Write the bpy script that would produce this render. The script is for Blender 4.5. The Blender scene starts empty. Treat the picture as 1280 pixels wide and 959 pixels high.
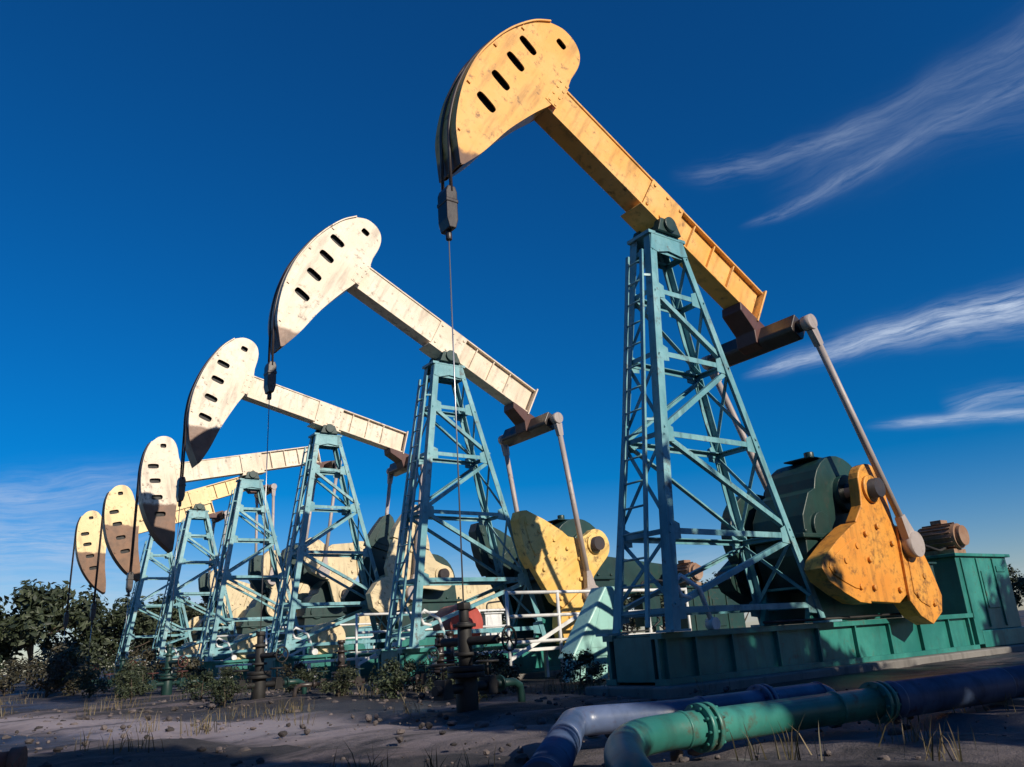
import bpy, bmesh, math, random
from mathutils import Vector, Matrix
R = math.radians
sc = bpy.context.scene
col = sc.collection
rnd = random.Random(7)

# ------------------------------------------------------------------ node helpers
def new_mat(name):
    m = bpy.data.materials.new(name); m.use_nodes = True
    nt = m.node_tree; b = nt.nodes['Principled BSDF']
    return m, nt, b
def N(nt, t, **kw):
    n = nt.nodes.new(t)
    for k, v in kw.items(): setattr(n, k, v)
    return n
def mth(nt, op, a, b=None, c=None, clamp=False):
    n = N(nt, 'ShaderNodeMath', operation=op); n.use_clamp = clamp
    for i, v in enumerate((a, b, c)):
        if v is None: continue
        if isinstance(v, (int, float)): n.inputs[i].default_value = v
        else: nt.links.new(v, n.inputs[i])
    return n.outputs[0]
def mixc(nt, f, a, b, mode='MIX'):
    n = N(nt, 'ShaderNodeMix', data_type='RGBA', blend_type=mode)
    for s, v in ((n.inputs[0], f), (n.inputs[6], a), (n.inputs[7], b)):
        if isinstance(v, (int, float)): s.default_value = v
        elif isinstance(v, tuple): s.default_value = (*v, 1) if len(v) == 3 else v
        else: nt.links.new(v, s)
    return n.outputs[2]
def noise(nt, vec, scale, detail=4, rough=.6, dist=0.):
    n = N(nt, 'ShaderNodeTexNoise'); n.inputs['Scale'].default_value = scale
    n.inputs['Detail'].default_value = detail; n.inputs['Roughness'].default_value = rough
    n.inputs['Distortion'].default_value = dist
    nt.links.new(vec, n.inputs['Vector']); return n.outputs['Fac']
def sstep(nt, x, a, b):
    n = N(nt, 'ShaderNodeMapRange', interpolation_type='SMOOTHSTEP')
    nt.links.new(x, n.inputs[0]); n.inputs[1].default_value = a; n.inputs[2].default_value = b
    return n.outputs[0]
def mapped(nt, scale, src='Object'):
    t = N(nt, 'ShaderNodeTexCoord'); m = N(nt, 'ShaderNodeMapping')
    m.inputs['Scale'].default_value = scale; nt.links.new(t.outputs[src], m.inputs['Vector'])
    return m.outputs[0]

RUST = (.085, .032, .014)
def paint(name, base, dirt=.35, rust=.25, rough=.45, faded=None, brown_end=None):
    """weathered oil paint: faded patches, run-down grime, rust freckles"""
    m, nt, b = new_mat(name)
    v = mapped(nt, (1, 1, 1)); vs = mapped(nt, (2.2, 2.2, .35))
    oi = N(nt, 'ShaderNodeObjectInfo')
    va = N(nt, 'ShaderNodeVectorMath', operation='ADD'); nt.links.new(v, va.inputs[0]); nt.links.new(oi.outputs['Location'], va.inputs[1])
    v = va.outputs[0]
    big = noise(nt, v, 1.3, 5, .65); fine = noise(nt, v, 9, 6, .7); streak = noise(nt, vs, 3.2, 5, .6)
    fd = faded or tuple(min(1, c * 1.18 + .02) for c in base)
    c = mixc(nt, sstep(nt, big, .35, .7), base, fd)
    dk = tuple(x * .42 + y * .25 for x, y in zip(base, (.05, .045, .04)))
    c = mixc(nt, mth(nt, 'MULTIPLY', sstep(nt, streak, .48, .72), dirt), c, dk)
    rm = mth(nt, 'MULTIPLY', sstep(nt, mth(nt, 'ADD', fine, mth(nt, 'MULTIPLY', big, .45)), .86 - rust * .22, 1.0), min(1, rust * 2.2))
    c = mixc(nt, rm, c, RUST)
    if brown_end is not None:                       # brown lower end of a horse head, below a level edge
        t, s0 = brown_end
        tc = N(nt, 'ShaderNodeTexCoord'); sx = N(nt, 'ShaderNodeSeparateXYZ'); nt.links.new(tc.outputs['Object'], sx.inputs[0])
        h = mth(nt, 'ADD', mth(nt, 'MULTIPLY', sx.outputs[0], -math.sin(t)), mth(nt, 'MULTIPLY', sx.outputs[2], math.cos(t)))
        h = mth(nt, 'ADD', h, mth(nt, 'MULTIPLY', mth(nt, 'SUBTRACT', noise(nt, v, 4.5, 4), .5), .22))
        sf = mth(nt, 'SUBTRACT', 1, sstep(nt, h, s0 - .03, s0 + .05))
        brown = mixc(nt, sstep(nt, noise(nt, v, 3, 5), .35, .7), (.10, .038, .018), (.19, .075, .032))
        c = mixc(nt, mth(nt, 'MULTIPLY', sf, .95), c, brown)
    nt.links.new(c, b.inputs['Base Color'])
    rr = mth(nt, 'ADD', mth(nt, 'MULTIPLY', fine, .3), rough - .12)
    nt.links.new(rr, b.inputs['Roughness'])
    bp = N(nt, 'ShaderNodeBump'); bp.inputs['Strength'].default_value = .18; bp.inputs['Distance'].default_value = .01
    nt.links.new(fine, bp.inputs['Height']); nt.links.new(bp.outputs[0], b.inputs['Normal'])
    return m

M = {}
GOLD = (.80, .385, .075); IVORY = (.70, .57, .42); STRAW = (.78, .57, .28)
M['gold'] = paint('golden_paint', GOLD, .6, .4, .42, (.82, .47, .15))
M['gold_crank'] = paint('golden_crank_paint', (.70, .265, .03), .7, .75, .5, (.76, .36, .06))
M['amber_crank'] = paint('amber_crank_paint', (.78, .46, .10), .5, .45, .48, (.82, .58, .2))
M['ivory'] = paint('ivory_paint', IVORY, .55, .34, .45, (.82, .71, .56))
M['ivory_crank'] = paint('worn_ivory_paint', (.62, .5, .3), .6, .4, .5)
M['straw'] = paint('straw_paint', STRAW, .35, .25, .45)
M['aqua'] = paint('aqua_tower_paint', (.10, .29, .335), .65, .42, .42, (.24, .46, .49))
M['teal'] = paint('teal_skid_paint', (.014, .15, .13), .55, .28, .38, (.04, .25, .21))
M['pipegreen'] = paint('green_pipe_paint', (.02, .135, .112), .65, .45, .38, (.045, .23, .195))
M['pipeblue'] = paint('blue_pipe_paint', (.045, .075, .15), .55, .35, .35, (.14, .19, .33))
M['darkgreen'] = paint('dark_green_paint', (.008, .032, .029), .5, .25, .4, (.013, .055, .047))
M['oxide'] = paint('red_oxide_paint', (.075, .02, .015), .5, .3, .5)
M['darksteel'] = paint('greasy_steel', (.03, .022, .02), .5, .3, .35)
M['pitman'] = paint('grey_rod_paint', (.36, .31, .29), .45, .35, .45)
M['pinkgrey'] = paint('faded_red_motor_paint', (.26, .14, .08), .6, .5, .5, (.42, .29, .2))
M['red'] = paint('red_paint', (.36, .05, .035), .4, .25, .45)
M['palegreen'] = paint('pale_aqua_sheet_paint', (.30, .56, .52), .3, .12, .4, (.38, .66, .6))
M['white'] = paint('off_white_paint', (.68, .68, .66), .4, .25, .45)
M['concrete'] = paint('stained_concrete', (.16, .15, .14), .6, 0, .8)
M['rustpipe'] = paint('rusty_pipe_steel', (.2, .07, .04), .4, .6, .7)
def steel():
    m, nt, b = new_mat('bright_steel_rod'); b.inputs['Base Color'].default_value = (.5, .5, .5, 1)
    b.inputs['Metallic'].default_value = .85; b.inputs['Roughness'].default_value = .35; return m
M['steel'] = steel()
def cable_mat():
    m, nt, b = new_mat('greased_wire_rope'); v = mapped(nt, (1, 1, 1))
    nt.links.new(mixc(nt, noise(nt, v, 60, 2), (.015, .012, .012), (.08, .06, .06)), b.inputs['Base Color']); b.inputs['Roughness'].default_value = .4
    return m
M['cable'] = cable_mat()
M['near_black'] = paint('near_black_steel', (.008, .007, .007), .2, .1, .6)  # near-black for the slot shade sheet and other dark parts

# ------------------------------------------------------------------ mesh helper
class MB:
    def __init__(s): s.bm = bmesh.new()
    def poly(s, pts, faces):
        v = [s.bm.verts.new(p) for p in pts]
        for f in faces:
            try: s.bm.faces.new([v[i] for i in f])
            except ValueError: pass
        return s
    def box(s, x0, x1, y0, y1, z0, z1):
        p = [(x, y, z) for x in (x0, x1) for y in (y0, y1) for z in (z0, z1)]
        return s.poly(p, [(0, 1, 3, 2), (4, 6, 7, 5), (0, 4, 5, 1), (2, 3, 7, 6), (0, 2, 6, 4), (1, 5, 7, 3)])
    def frame(s, a, b, up=(0, 0, 1)):
        a = Vector(a); b = Vector(b); d = (b - a).normalized(); u = Vector(up)
        if abs(d.dot(u)) > .97: u = Vector((1, 0, 0))
        r = d.cross(u).normalized(); u = r.cross(d).normalized()
        return a, b, r, u
    def bar(s, a, b, w, h, up=(0, 0, 1)):
        a, b, r, u = s.frame(a, b, up)
        p = [q + r * i * w / 2 + u * j * h / 2 for q in (a, b) for i, j in ((-1, -1), (1, -1), (1, 1), (-1, 1))]
        return s.poly(p, [(3, 2, 1, 0), (4, 5, 6, 7), (0, 1, 5, 4), (1, 2, 6, 5), (2, 3, 7, 6), (3, 0, 4, 7)])
    def angle(s, a, b, size, th, d1, d2):
        """L-section rolled angle: corner on a-b, flanges towards d1 and d2"""
        a = Vector(a); b = Vector(b); d1 = Vector(d1).normalized(); d2 = Vector(d2).normalized()
        q = [(0, 0), (size, 0), (size, th), (th, th), (th, size), (0, size)]
        p = [e + d1 * i + d2 * j for e in (a, b) for i, j in q]
        f = [tuple(range(5, -1, -1)), tuple(range(6, 12))] + [(i, (i + 1) % 6, 6 + (i + 1) % 6, 6 + i) for i in range(6)]
        return s.poly(p, f)
    def tube(s, pts, r, n=10, cap=True):
        pts = [Vector(p) for p in pts]; rings = []; pr = None
        for i, p in enumerate(pts):
            t = (pts[min(i + 1, len(pts) - 1)] - pts[max(i - 1, 0)]).normalized()
            if pr is None:
                pr = t.orthogonal().normalized()
            pr = (pr - t * pr.dot(t)).normalized(); q = t.cross(pr)
            rr = r[i] if isinstance(r, (list, tuple)) else r
            rings.append([s.bm.verts.new(p + (pr * math.cos(2 * math.pi * k / n) + q * math.sin(2 * math.pi * k / n)) * rr) for k in range(n)])
        for a, b in zip(rings, rings[1:]):
            for k in range(n):
                f = s.bm.faces.new((a[k], a[(k + 1) % n], b[(k + 1) % n], b[k])); f.smooth = True
        if cap:
            s.bm.faces.new(rings[0][::-1]); s.bm.faces.new(rings[-1])
        return s
    def cyl(s, a, b, r, n=20):
        return s.tube([a, b], r, n)
    def prism(s, xz, y0, y1):
        """outline in the x-z plane given thickness along y"""
        n = len(xz)
        p = [(x, y0, z) for x, z in xz] + [(x, y1, z) for x, z in xz]
        return s.poly(p, [tuple(range(n)), tuple(range(2 * n - 1, n - 1, -1))] + [(i, n + i, n + (i + 1) % n, (i + 1) % n) for i in range(n)])
    def mesh(s, name):
        bmesh.ops.recalc_face_normals(s.bm, faces=s.bm.faces[:])
        me = bpy.data.meshes.new(name); s.bm.to_mesh(me); s.bm.free(); return me
def link(name, me, mat, parent=None, loc=(0, 0, 0), ry=0., bevel=0.):
    o = bpy.data.objects.new(name, me); col.objects.link(o)
    if not me.materials: me.materials.append(None)
    o.material_slots[0].link = 'OBJECT'; o.material_slots[0].material = mat
    o.location = loc; o.rotation_euler = (0, ry, 0)
    if parent: o.parent = parent
    if bevel:
        b = o.modifiers.new('bevel', 'BEVEL'); b.width = bevel; b.segments = 2; b.limit_method = 'ANGLE'; b.angle_limit = R(40)
    return o
def tag(o, label=None, cat=None, group=None, kind=None):
    if label: o['label'] = label
    if cat: o['category'] = cat
    if group: o['group'] = group
    if kind: o['kind'] = kind
    return o
def empty(name, loc, rz=0.):
    e = bpy.data.objects.new(name, None); col.objects.link(e); e.location = loc; e.rotation_euler = (0, 0, rz)
    e.empty_display_size = .3; return e
def bend(pts, rad, seg=8):
    pts = [Vector(p) for p in pts]; out = [pts[0]]
    for a, b, c in zip(pts, pts[1:], pts[2:]):
        d0 = (a - b).normalized(); d1 = (c - b).normalized()
        p0, p1 = b + d0 * rad, b + d1 * rad
        for k in range(seg + 1):
            t = k / seg; out.append(p0 * (1 - t) ** 2 + b * 2 * t * (1 - t) + p1 * t * t)
    return out + [pts[-1]]
def arcpts(cx, cz, r, a0, a1, n):
    return [(cx + r * math.cos(R(a0 + (a1 - a0) * i / n)), cz + r * math.sin(R(a0 + (a1 - a0) * i / n))) for i in range(n + 1)]

# ------------------------------------------------------------------ pumpjack meshes (x: towards the tail, y: away from the camera, z up)
H = 6.0; S = 5.586                       # pivot height, spacing of the row
SX, SZ = 2.70, 2.22                      # crank shaft
EU, EV, EY = 2.384, -.388, .87           # equalizer in the beam's frame
CR, PL = .96, 3.30                       # crank radius, pitman length
ME = {}
# --- skid: two long I-beams, cross members, end plates
m = MB()
for y in (-.45, .45):
    sg = -1 if y < 0 else 1
    m.box(-1.22, 5.45, y - sg * .16, y, .50, .56); m.box(-1.22, 5.45, y - sg * .16, y, .05, .11); m.box(-1.22, 5.45, y - sg * .10, y - sg * .06, .11, .50)
    for x in (-1.15, -.7, -.1, .7, 1.5, 2.3, 3.1, 3.9, 4.7, 5.3): m.box(x, x + .03, y - sg * .06, y - sg * .012, .112, .498)
for x in (-1.21, -.8, .2, 1.6, 3.0, 4.2, 5.2): m.box(x, x + .2, -.285, .285, .08, .53)
m.box(-1.18, 1.9, -.285, .285, .535, .553)
m.prism([(5.452, .11), (5.452, .50), (5.62, .30), (5.62, .11)], -.45, -.25); m.prism([(5.452, .11), (5.452, .50), (5.62, .30), (5.62, .11)], .25, .45)
ME['skid'] = m.mesh('skid')
m = MB(); m.box(-1.4, 7.9, -.62, .62, -.25, .048); ME['plinth'] = m.mesh('plinth')
# --- tower: four legs of rolled angle, horizontals, diagonals, gussets, foot plates, cap
m = MB()
ZT, ZB = 5.55, .56
def leg(t, xs, ys):
    (xt, xb) = xs; z = ZT + (ZB - ZT) * t
    return Vector((xt + (xb - xt) * t, ys * (.18 + (.47 - .18) * t), z))
FR, RE = (-.31, -1.05), (.31, 1.68)
for xs, sx in ((FR, 1), (RE, -1)):
    for ys in (-1, 1):
        m.angle(leg(0, xs, ys), leg(1, xs, ys), (.115 if sx > 0 else .10), .016, (sx, 0, .05), (0, -ys, 0))
        p = leg(1, xs, ys); m.box(p.x - .16, p.x + .16, p.y - .10, p.y + .10, .5605, .585)
lv = [.035, .16, .34, .55, .78, .95]
for i, t in enumerate(lv):
    for ys in (-1, 1):                  # side faces
        a, b = leg(t, FR, ys), leg(t, RE, ys)
        m.angle(a + Vector((.02, -ys * .02, 0)), b + Vector((-.02, -ys * .02, 0)), .066, .011, (0, 0, -1), (0, -ys, 0))
    for xs, sx in ((FR, 1), (RE, -1)):   # front and rear faces
        m.angle(leg(t, xs, -1) + Vector((sx * .02, .02, 0)), leg(t, xs, 1) + Vector((sx * .02, -.02, 0)), .06, .011, (0, 0, -1), (sx, 0, 0))
for i in range(len(lv) - 1):
    t0, t1 = lv[i] + .008, lv[i + 1] - .004
    for ys in (-1, 1):
        a, b = (leg(t0, FR, ys), leg(t1, RE, ys)) if i % 2 else (leg(t0, RE, ys), leg(t1, FR, ys))
        if i == 0: continue
        off = Vector((0, -ys * .032, 0)); m.angle(a + off, b + off, .062, .011, (b - a).cross(Vector((0, 1, 0))), (0, -ys, 0))
    for xs, sx in ((FR, 1), (RE, -1)):
        for q in ((-1, 1), (1, -1)) if i > 1 else ((-1, 1),):
            a, b = leg(t0, xs, q[0]), leg(t1, xs, q[1]); off = Vector((sx * (.034 + .014 * (q[0] > 0)), 0, 0))
            m.bar(a + off, b + off, .012, .045, (0, 1, 0))
for t in lv[1:]:                         # gusset plates
    for xs, sx in ((FR, 1), (RE, -1)):
        for ys in (-1, 1):
            p = leg(t, xs, ys); x = p.x + sx * .02
            m.prism([(x, p.z + .13), (x + sx * .2, p.z + .05), (x + sx * .2, p.z - .12), (x - sx * .02, p.z - .14)], p.y - ys * .0165, p.y - ys * .0195)
for ys in (-1, 1):                       # solid top plates
    m.prism([(-.30, 5.552), (.30, 5.552), (.36, 5.36), (.24, 5.33), (.0, 5.36), (-.22, 5.30), (-.34, 5.33)], ys * .188, ys * .2)
m.box(-.35, .35, -.205, .205, 5.553, 5.598)
ME['tower'] = m.mesh('tower')
# saddle bearing
m = MB()
m.cyl((0, -.3, 5.72), (0, .3, 5.72), .105, 20)
for y in (-.26, .14): m.prism([(-.22, 5.602), (.22, 5.602), (.14, 5.80), (-.14, 5.80)], y, y + .12)
ME['saddle_bearing'] = m.mesh('saddle_bearing')
# ladder on the head side of the tower
m = MB()
for y in (-.17, .17):
    m.bar((-.40 - .05, y * .75, 5.3), (-1.11 - .05, y * 1.25, .62), .03, .05, (0, 1, 0))
for k in range(16):
    t = (k + .5) / 16; x = -.45 - .71 * t; y = .17 * (.75 + .5 * t); z = 5.3 - 4.68 * t
    m.tube([(x, -y, z), (x, y, z)], .013, 8)
for t in (.08, .5, .9):
    x = -.45 - .71 * t; y = .17 * (.75 + .5 * t); z = 5.3 - 4.68 * t
    for sg in (-1, 1): m.bar((x, sg * y, z), (x + .12, sg * (y + .05), z), .02, .03)
ME['ladder'] = m.mesh('ladder')
# --- walking beam (frame at pivot, unrotated)
m = MB()
VT, VB = .378, -.175
m.box(-2.2, .0, -.125, .125, VB + .03, VT - .03)
m.box(-2.2, 2.13, -.145, .145, VT - .029, VT); m.box(-2.2, 2.13, -.145, .145, VB, VB + .029)
m.box(.001, 2.10, -.075, .075, VB + .03, VT - .03)
for u in (.62, 1.05, 1.48): 
    for sg in (-1, 1): m.box(u, u + .02, sg * .076, sg * .132, VB + .03, VT - .03)
m.box(2.132, 2.16, -.19, .19, VB - .05, VT + .03)
ME['walking_beam'] = m.mesh('walking_beam')
for key, sg in (('bracket_plate_n', -1), ('bracket_plate_f', 1)):
    m = MB(); a, b = sg * .148, sg * .163
    m.box(-.30, .34, a, b, VB - .05, VT - .02)
    for u in (-.24, 0.02, .28):
        for v in (VB + .05, VT - .1): m.cyl((u, b - sg * .004, v), (u, b + sg * .02, v), .026, 6)
    ME[key] = m.mesh('bracket_plate')
m = MB(); m.box(-.34, .38, -.2, .2, VB - .075, VB - .052); ME['saddle_plate'] = m.mesh('saddle_plate')
m = MB()                                  # tail bearing block
m.prism([(1.75, VB - .002), (2.5, VB - .002), (2.56, -.30), (2.5, -.54), (2.24, -.56), (2.14, -.40), (1.8, -.30)], -.17, .17)
ME['tail_bearing'] = m.mesh('tail_bearing')
m = MB()                                  # equalizer cross-bar
m.prism([(EU - .14, EV - .12), (EU - .10, EV - .16), (EU + .10, EV - .16), (EU + .14, EV - .12), (EU + .14, EV + .12), (EU - .14, EV + .12)], -.73, .73)
for sg in (-1, 1): m.cyl((EU, sg * .725, EV), (EU, sg * .81, EV), .085, 18)
ME['equalizer'] = m.mesh('equalizer')
# --- horse head: two slotted side plates, arc plate, back plates, near-black sheet for shade in the slots
FRONT = [(-2.57, -2.03), (-2.71, -1.84), (-2.86, -1.62), (-2.99, -1.29), (-3.08, -.93), (-3.12, -.51), (-3.09, -.1), (-3.03, .24), (-2.94, .54), (-2.82, .82), (-2.66, 1.05)]
BACK = [(-2.48, 1.16), (-2.30, 1.17), (-2.15, 1.10), (-2.06, .97), (-2.02, .79), (-2.02, .52), (-2.0, .383), (-1.97, .25), (-2.02, .0), (-2.09, -.23), (-2.17, -.45), (-2.26, -.75), (-2.35, -1.10), (-2.44, -1.62)]
def smooth(p, n=4):
    out = []
    for i in range(len(p) - 1):
        a, b, c, d = p[max(0, i - 1)], p[i], p[i + 1], p[min(len(p) - 1, i + 2)]
        for k in range(n):
            t = k / n
            out.append(tuple(.5 * (2 * b[j] + (c[j] - a[j]) * t + (2 * a[j] - 5 * b[j] + 4 * c[j] - d[j]) * t * t + (3 * b[j] - a[j] - 3 * c[j] + d[j]) * t ** 3) for j in (0, 1)))
    return out + [p[-1]]
FRONT = smooth(FRONT); BACK_TOP = smooth([FRONT[-1]] + BACK[:6])[1:]; BACK_LOW = smooth(BACK[9:] + [(-2.54, -1.98)])
BACK = BACK_TOP + BACK[6:9] + BACK_LOW
OUT = FRONT + BACK
HW = .20
def slot(u, v, l=.29, h=.135, a=-8):
    ca, sa = math.cos(R(a)), math.sin(R(a)); c = []
    for q in range(20):
        th = 2 * math.pi * q / 20; x = math.copysign(abs(math.cos(th)) ** .5, math.cos(th)) * l / 2; y = math.copysign(abs(math.sin(th)) ** .6, math.sin(th)) * h / 2
        c.append((u + x * ca - y * sa, v + x * sa + y * ca))
    return c
SLOTS = [slot(-2.72, .36), slot(-2.73, -.05), slot(-2.745, -.51), slot(-2.735, -.98), slot(-2.38, .90, .16, .12)]
def plate_with_holes(outline, holes, th):
    cu = bpy.data.curves.new('outline', 'CURVE'); cu.dimensions = '2D'; cu.fill_mode = 'BOTH'; cu.extrude = th / 2
    for ring in [outline] + holes:
        sp = cu.splines.new('POLY'); sp.points.add(len(ring) - 1); sp.use_cyclic_u = True
        for p, q in zip(sp.points, ring): p.co = (q[0], q[1], 0, 1)
    o = bpy.data.objects.new('outline', cu); col.objects.link(o)
    dg = bpy.context.evaluated_depsgraph_get()
    me = bpy.data.meshes.new_from_object(o.evaluated_get(dg)); bpy.data.objects.remove(o)
    return me
pm = plate_with_holes(OUT, SLOTS, .016)
m = MB()
for sg in (-1, 1):
    b2 = bmesh.new(); b2.from_mesh(pm)
    for v in b2.verts: v.co = Vector((v.co.x, sg * (HW - .008) + v.co.z, v.co.y))
    tmp = bpy.data.meshes.new('t'); b2.to_mesh(tmp); b2.free(); m.bm.from_mesh(tmp)
def strip(m, pts, y0, y1, th=.016):
    """bent plate following a line of (u, v) points"""
    n = len(pts); inn = []
    for i, p in enumerate(pts):
        a = Vector(pts[max(0, i - 1)]); b = Vector(pts[min(n - 1, i + 1)]); t = (b - a).normalized(); inn.append((p[0] - t.y * th * -1, p[1] + t.x * th * -1))
    m.prism(pts + inn[::-1], y0, y1) if False else None
    P = [(u, y, v) for u, v in pts for y in (y0, y1)] + [(u, y, v) for u, v in inn for y in (y0, y1)]
    F = []
    for i in range(n - 1):
        j = 2 * i; k = 2 * n + j
        F += [(j, j + 1, j + 3, j + 2), (k, k + 2, k + 3, k + 1), (j, j + 2, k + 2, k), (j + 1, k + 1, k + 3, j + 3)]
    F += [(0, 2 * n, 2 * n + 1, 1), (2 * n - 2, 2 * n - 1, 4 * n - 1, 4 * n - 2)]
    m.poly(P, F)
strip(m, [FRONT[0]] + FRONT[1:], -HW - .03, HW + .03, -.02)
strip(m, [FRONT[-1]] + BACK_TOP, -HW + .017, HW - .017, .014)
strip(m, BACK_LOW, -HW + .017, HW - .017, .014)
for i in (8, 16, 24, 32): # weld-on brackets along the arc edge
    u, v = FRONT[i]
    for sg in (-1, 1): m.box(u + .02, u + .07, sg * (HW + .001), sg * (HW + .02), v - .03, v + .03)
ME['horse_head'] = m.mesh('horse_head')
m = MB(); m.prism([(-2.95, -1.2), (-3.0, -.5), (-2.93, .3), (-2.62, .85), (-2.4, 1.05), (-2.2, 1.0), (-2.15, -.3), (-2.5, -1.4)], -.12, -.10); ME['slot_shade'] = m.mesh('slot_shade')  # near-black sheet added behind the slots as their inner shade
m = MB()                                  # doubler plate with bolts at the foot of the head
for u in (-2.02, -2.12):
    for v in (-.1, .05, .2, .32): m.cyl((u, -HW - .018, v), (u, -HW + .004, v), .022, 6)
m.box(-2.17, -1.985, -HW - .008, -HW - .0005, -.14, .36)
ME['splice_plate'] = m.mesh('splice_plate')
# --- gearbox with pedestal
m = MB()
prof = [(1.72, 1.02), (3.3, 1.02), (3.36, 1.5), (3.30, 2.05)] + arcpts(2.66, 2.1, .66, 10, 165, 12) + [(1.86, 2.2), (1.66, 1.9), (1.62, 1.4)]
m.prism(prof, -.40, .40)
m.box(1.52, 3.46, -.46, .46, 1.60, 1.66)
for x in (1.62, 1.95, 3.05, 3.38):
    for sg in (-1, 1): m.cyl((x, sg * .42, 1.661), (x, sg * .42, 1.71), .03, 6)
m.cyl((SX, -.48, SZ), (SX, .48, SZ), .26, 24); m.cyl((2.0, -.45, 1.75), (2.0, .45, 1.75), .2, 20)
m.cyl((2.5, -.1, 2.74), (2.5, -.1, 2.86), .07, 12); m.box(2.3, 2.75, -.25, .2, 2.742, 2.765)
ME['gearbox'] = m.mesh('gearbox')
m = MB()
m.prism([(1.45, .562), (3.6, .562), (3.4, 1.018), (1.62, 1.018)], -.38, -.30); m.prism([(1.45, .562), (3.6, .562), (3.4, 1.018), (1.62, 1.018)], .30, .38)
m.box(1.55, 3.45, -.298, .298, .98, 1.016)
ME['gearbox_stand'] = m.mesh('gearbox_stand')
m = MB(); m.cyl((SX, -.93, SZ), (SX, .93, SZ), .13, 20); ME['crank_shaft'] = m.mesh('crank_shaft')
# --- crank (points down, frame at the shaft) and its two counterweights
m = MB()
m.prism([(-.24, -.05)] + arcpts(.06, .05, .31, 165, 5, 10) + [(.40, -.12), (.46, -.44), (.46, -1.36), (.26, -1.47), (-.46, -1.47), (-.46, -.46), (-.27, -.24)], -.02, .13)
m.cyl((.0, -.06, 0), (.0, -.018, 0), .19, 20)
pa = R(-50)
m.prism([(.32, -.2), (.5, -.45), (CR * math.cos(pa) + .15, CR * math.sin(pa) + .14), (CR * math.cos(pa) + .15, CR * math.sin(pa) - .14), (.4, -1.0)], -.012, .118)
for x, z in ((-.3, -.62), (-.3, -.95), (-.3, -1.3), (.3, -1.3), (.3, -.7), (0, -.5)): m.cyl((x, -.06, z), (x, -.018, z), .04, 8)
ME['crank'] = m.mesh('crank')
def weight(sg, o, holes):
    m = MB(); m.prism(o, -.055, .20)
    for x, z in holes: m.cyl((x, -.085, z), (x, -.05, z), .042, 8)
    cx = sum(p[0] for p in o) / len(o); cz = sum(p[1] for p in o) / len(o)
    i = [(cx + (x - cx) * .72, cz + (z - cz) * .62) for x, z in o]; m.prism(i, -.068, -.0548)
    return m.mesh('counterweight')
ME['weight_a'] = weight(1, [(.463, -.46), (.60, -.50), (.98, -.72), (1.14, -.98), (1.30, -1.34), (1.22, -1.56), (.94, -1.72), (.66, -1.62), (.463, -1.44)], [(.62, -.8), (.9, -1.1), (1.05, -1.45), (.66, -1.35)])
ME['weight_b'] = weight(-1, [(-.463, -.48), (-.62, -.54), (-1.0, -.76), (-1.34, -1.0), (-1.40, -1.12), (-1.30, -1.26), (-1.0, -1.39), (-.70, -1.49), (-.463, -1.50)], [(-.6, -.8), (-.9, -1.0), (-1.15, -1.13), (-.65, -1.3)])
m = MB(); m.cyl((0, -.16, 0), (0, .06, 0), .10, 18); m.cyl((0, -.19, 0), (0, -.161, 0), .07, 6); ME['crank_pin'] = m.mesh('crank_pin')
# --- pitman rod (hangs down from the equalizer)
m = MB()
m.tube([(0, 0, -.14), (0, 0, -PL + .2)], .05, 12)
m.cyl((0, -.065, 0), (0, .065, 0), .105, 18); m.prism([(-.07, -.1), (.07, -.1), (.05, -.34), (-.05, -.34)], -.045, .045)
m.cyl((0, -.075, -PL), (0, .075, -PL), .17, 20); m.prism([(-.05, -PL + .42), (.05, -PL + .42), (.11, -PL + .1), (-.11, -PL + .1)], -.05, .05)
ME['pitman_rod'] = m.mesh('pitman_rod')
# --- motor stand, motor, belt guard
m = MB()
m.box(5.62, 7.35, -.30, .30, .30, 1.42); m.box(5.55, 7.43, -.35, .35, 1.421, 1.47); m.box(5.70, 7.5, -.42, .42, .055, .298)
for x in (5.75, 6.25, 6.8): m.box(x, x + .04, -.325, -.301, .34, 1.40)
m.box(6.35, 6.72, -.318, -.3015, .62, 1.2); m.box(6.9, 7.2, -.318, -.3015, 1.18, 1.28)
ME['motor_stand'] = m.mesh('motor_stand')
m = MB()
mz = 1.75
m.cyl((5.95, -.30, mz), (5.95, .30, mz), .20, 28); m.cyl((5.95, -.37, mz), (5.95, -.301, mz), .16, 24); m.cyl((5.95, .301, mz), (5.95, .60, mz), .04, 12)
for k in range(18):
    a = 2 * math.pi * k / 18 + .1; x, z = 5.95 + .21 * math.cos(a), mz + .21 * math.sin(a)
    m.bar((x, -.25, z), (x, .25, z), .01, .035, (math.cos(a), 0, math.sin(a)))
m.box(5.76, 6.14, -.25, .25, 1.472, 1.55); m.box(6.16, 6.36, -.12, .1, 1.68, 1.90); m.box(5.85, 6.06, -.1, .08, 1.965, 2.03)
ME['motor'] = m.mesh('motor')
m = MB()
a0, b0 = (2.0, 1.75, .62), (5.95, 1.82, .26)
o = arcpts(2.0, 1.75, .62, 83, 277, 16) + arcpts(5.95, 1.75, .26, -93, 88, 10)
m.prism(o, .56, .74)
ME['belt_guard'] = m.mesh('belt_guard')
m = MB()   # brake lever with a bent pale handle
m.tube([(-.35, -.40, .6), (-.52, -.42, 1.0), (-.78, -.40, 1.14), (-.86, -.40, 1.06), (-.8, -.4, .93), (-.66, -.4, .9)], .028, 8)
m.cyl((-.35, -.45, .62), (-.35, -.35, .62), .07, 12)
ME['brake_lever'] = m.mesh('brake_lever')
m = MB()
for z in (.55, .95, 1.32): m.tube([(.2, -1.35, z), (2.6, -1.35, z), (4.4, -1.35, z)], .028, 8)
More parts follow.
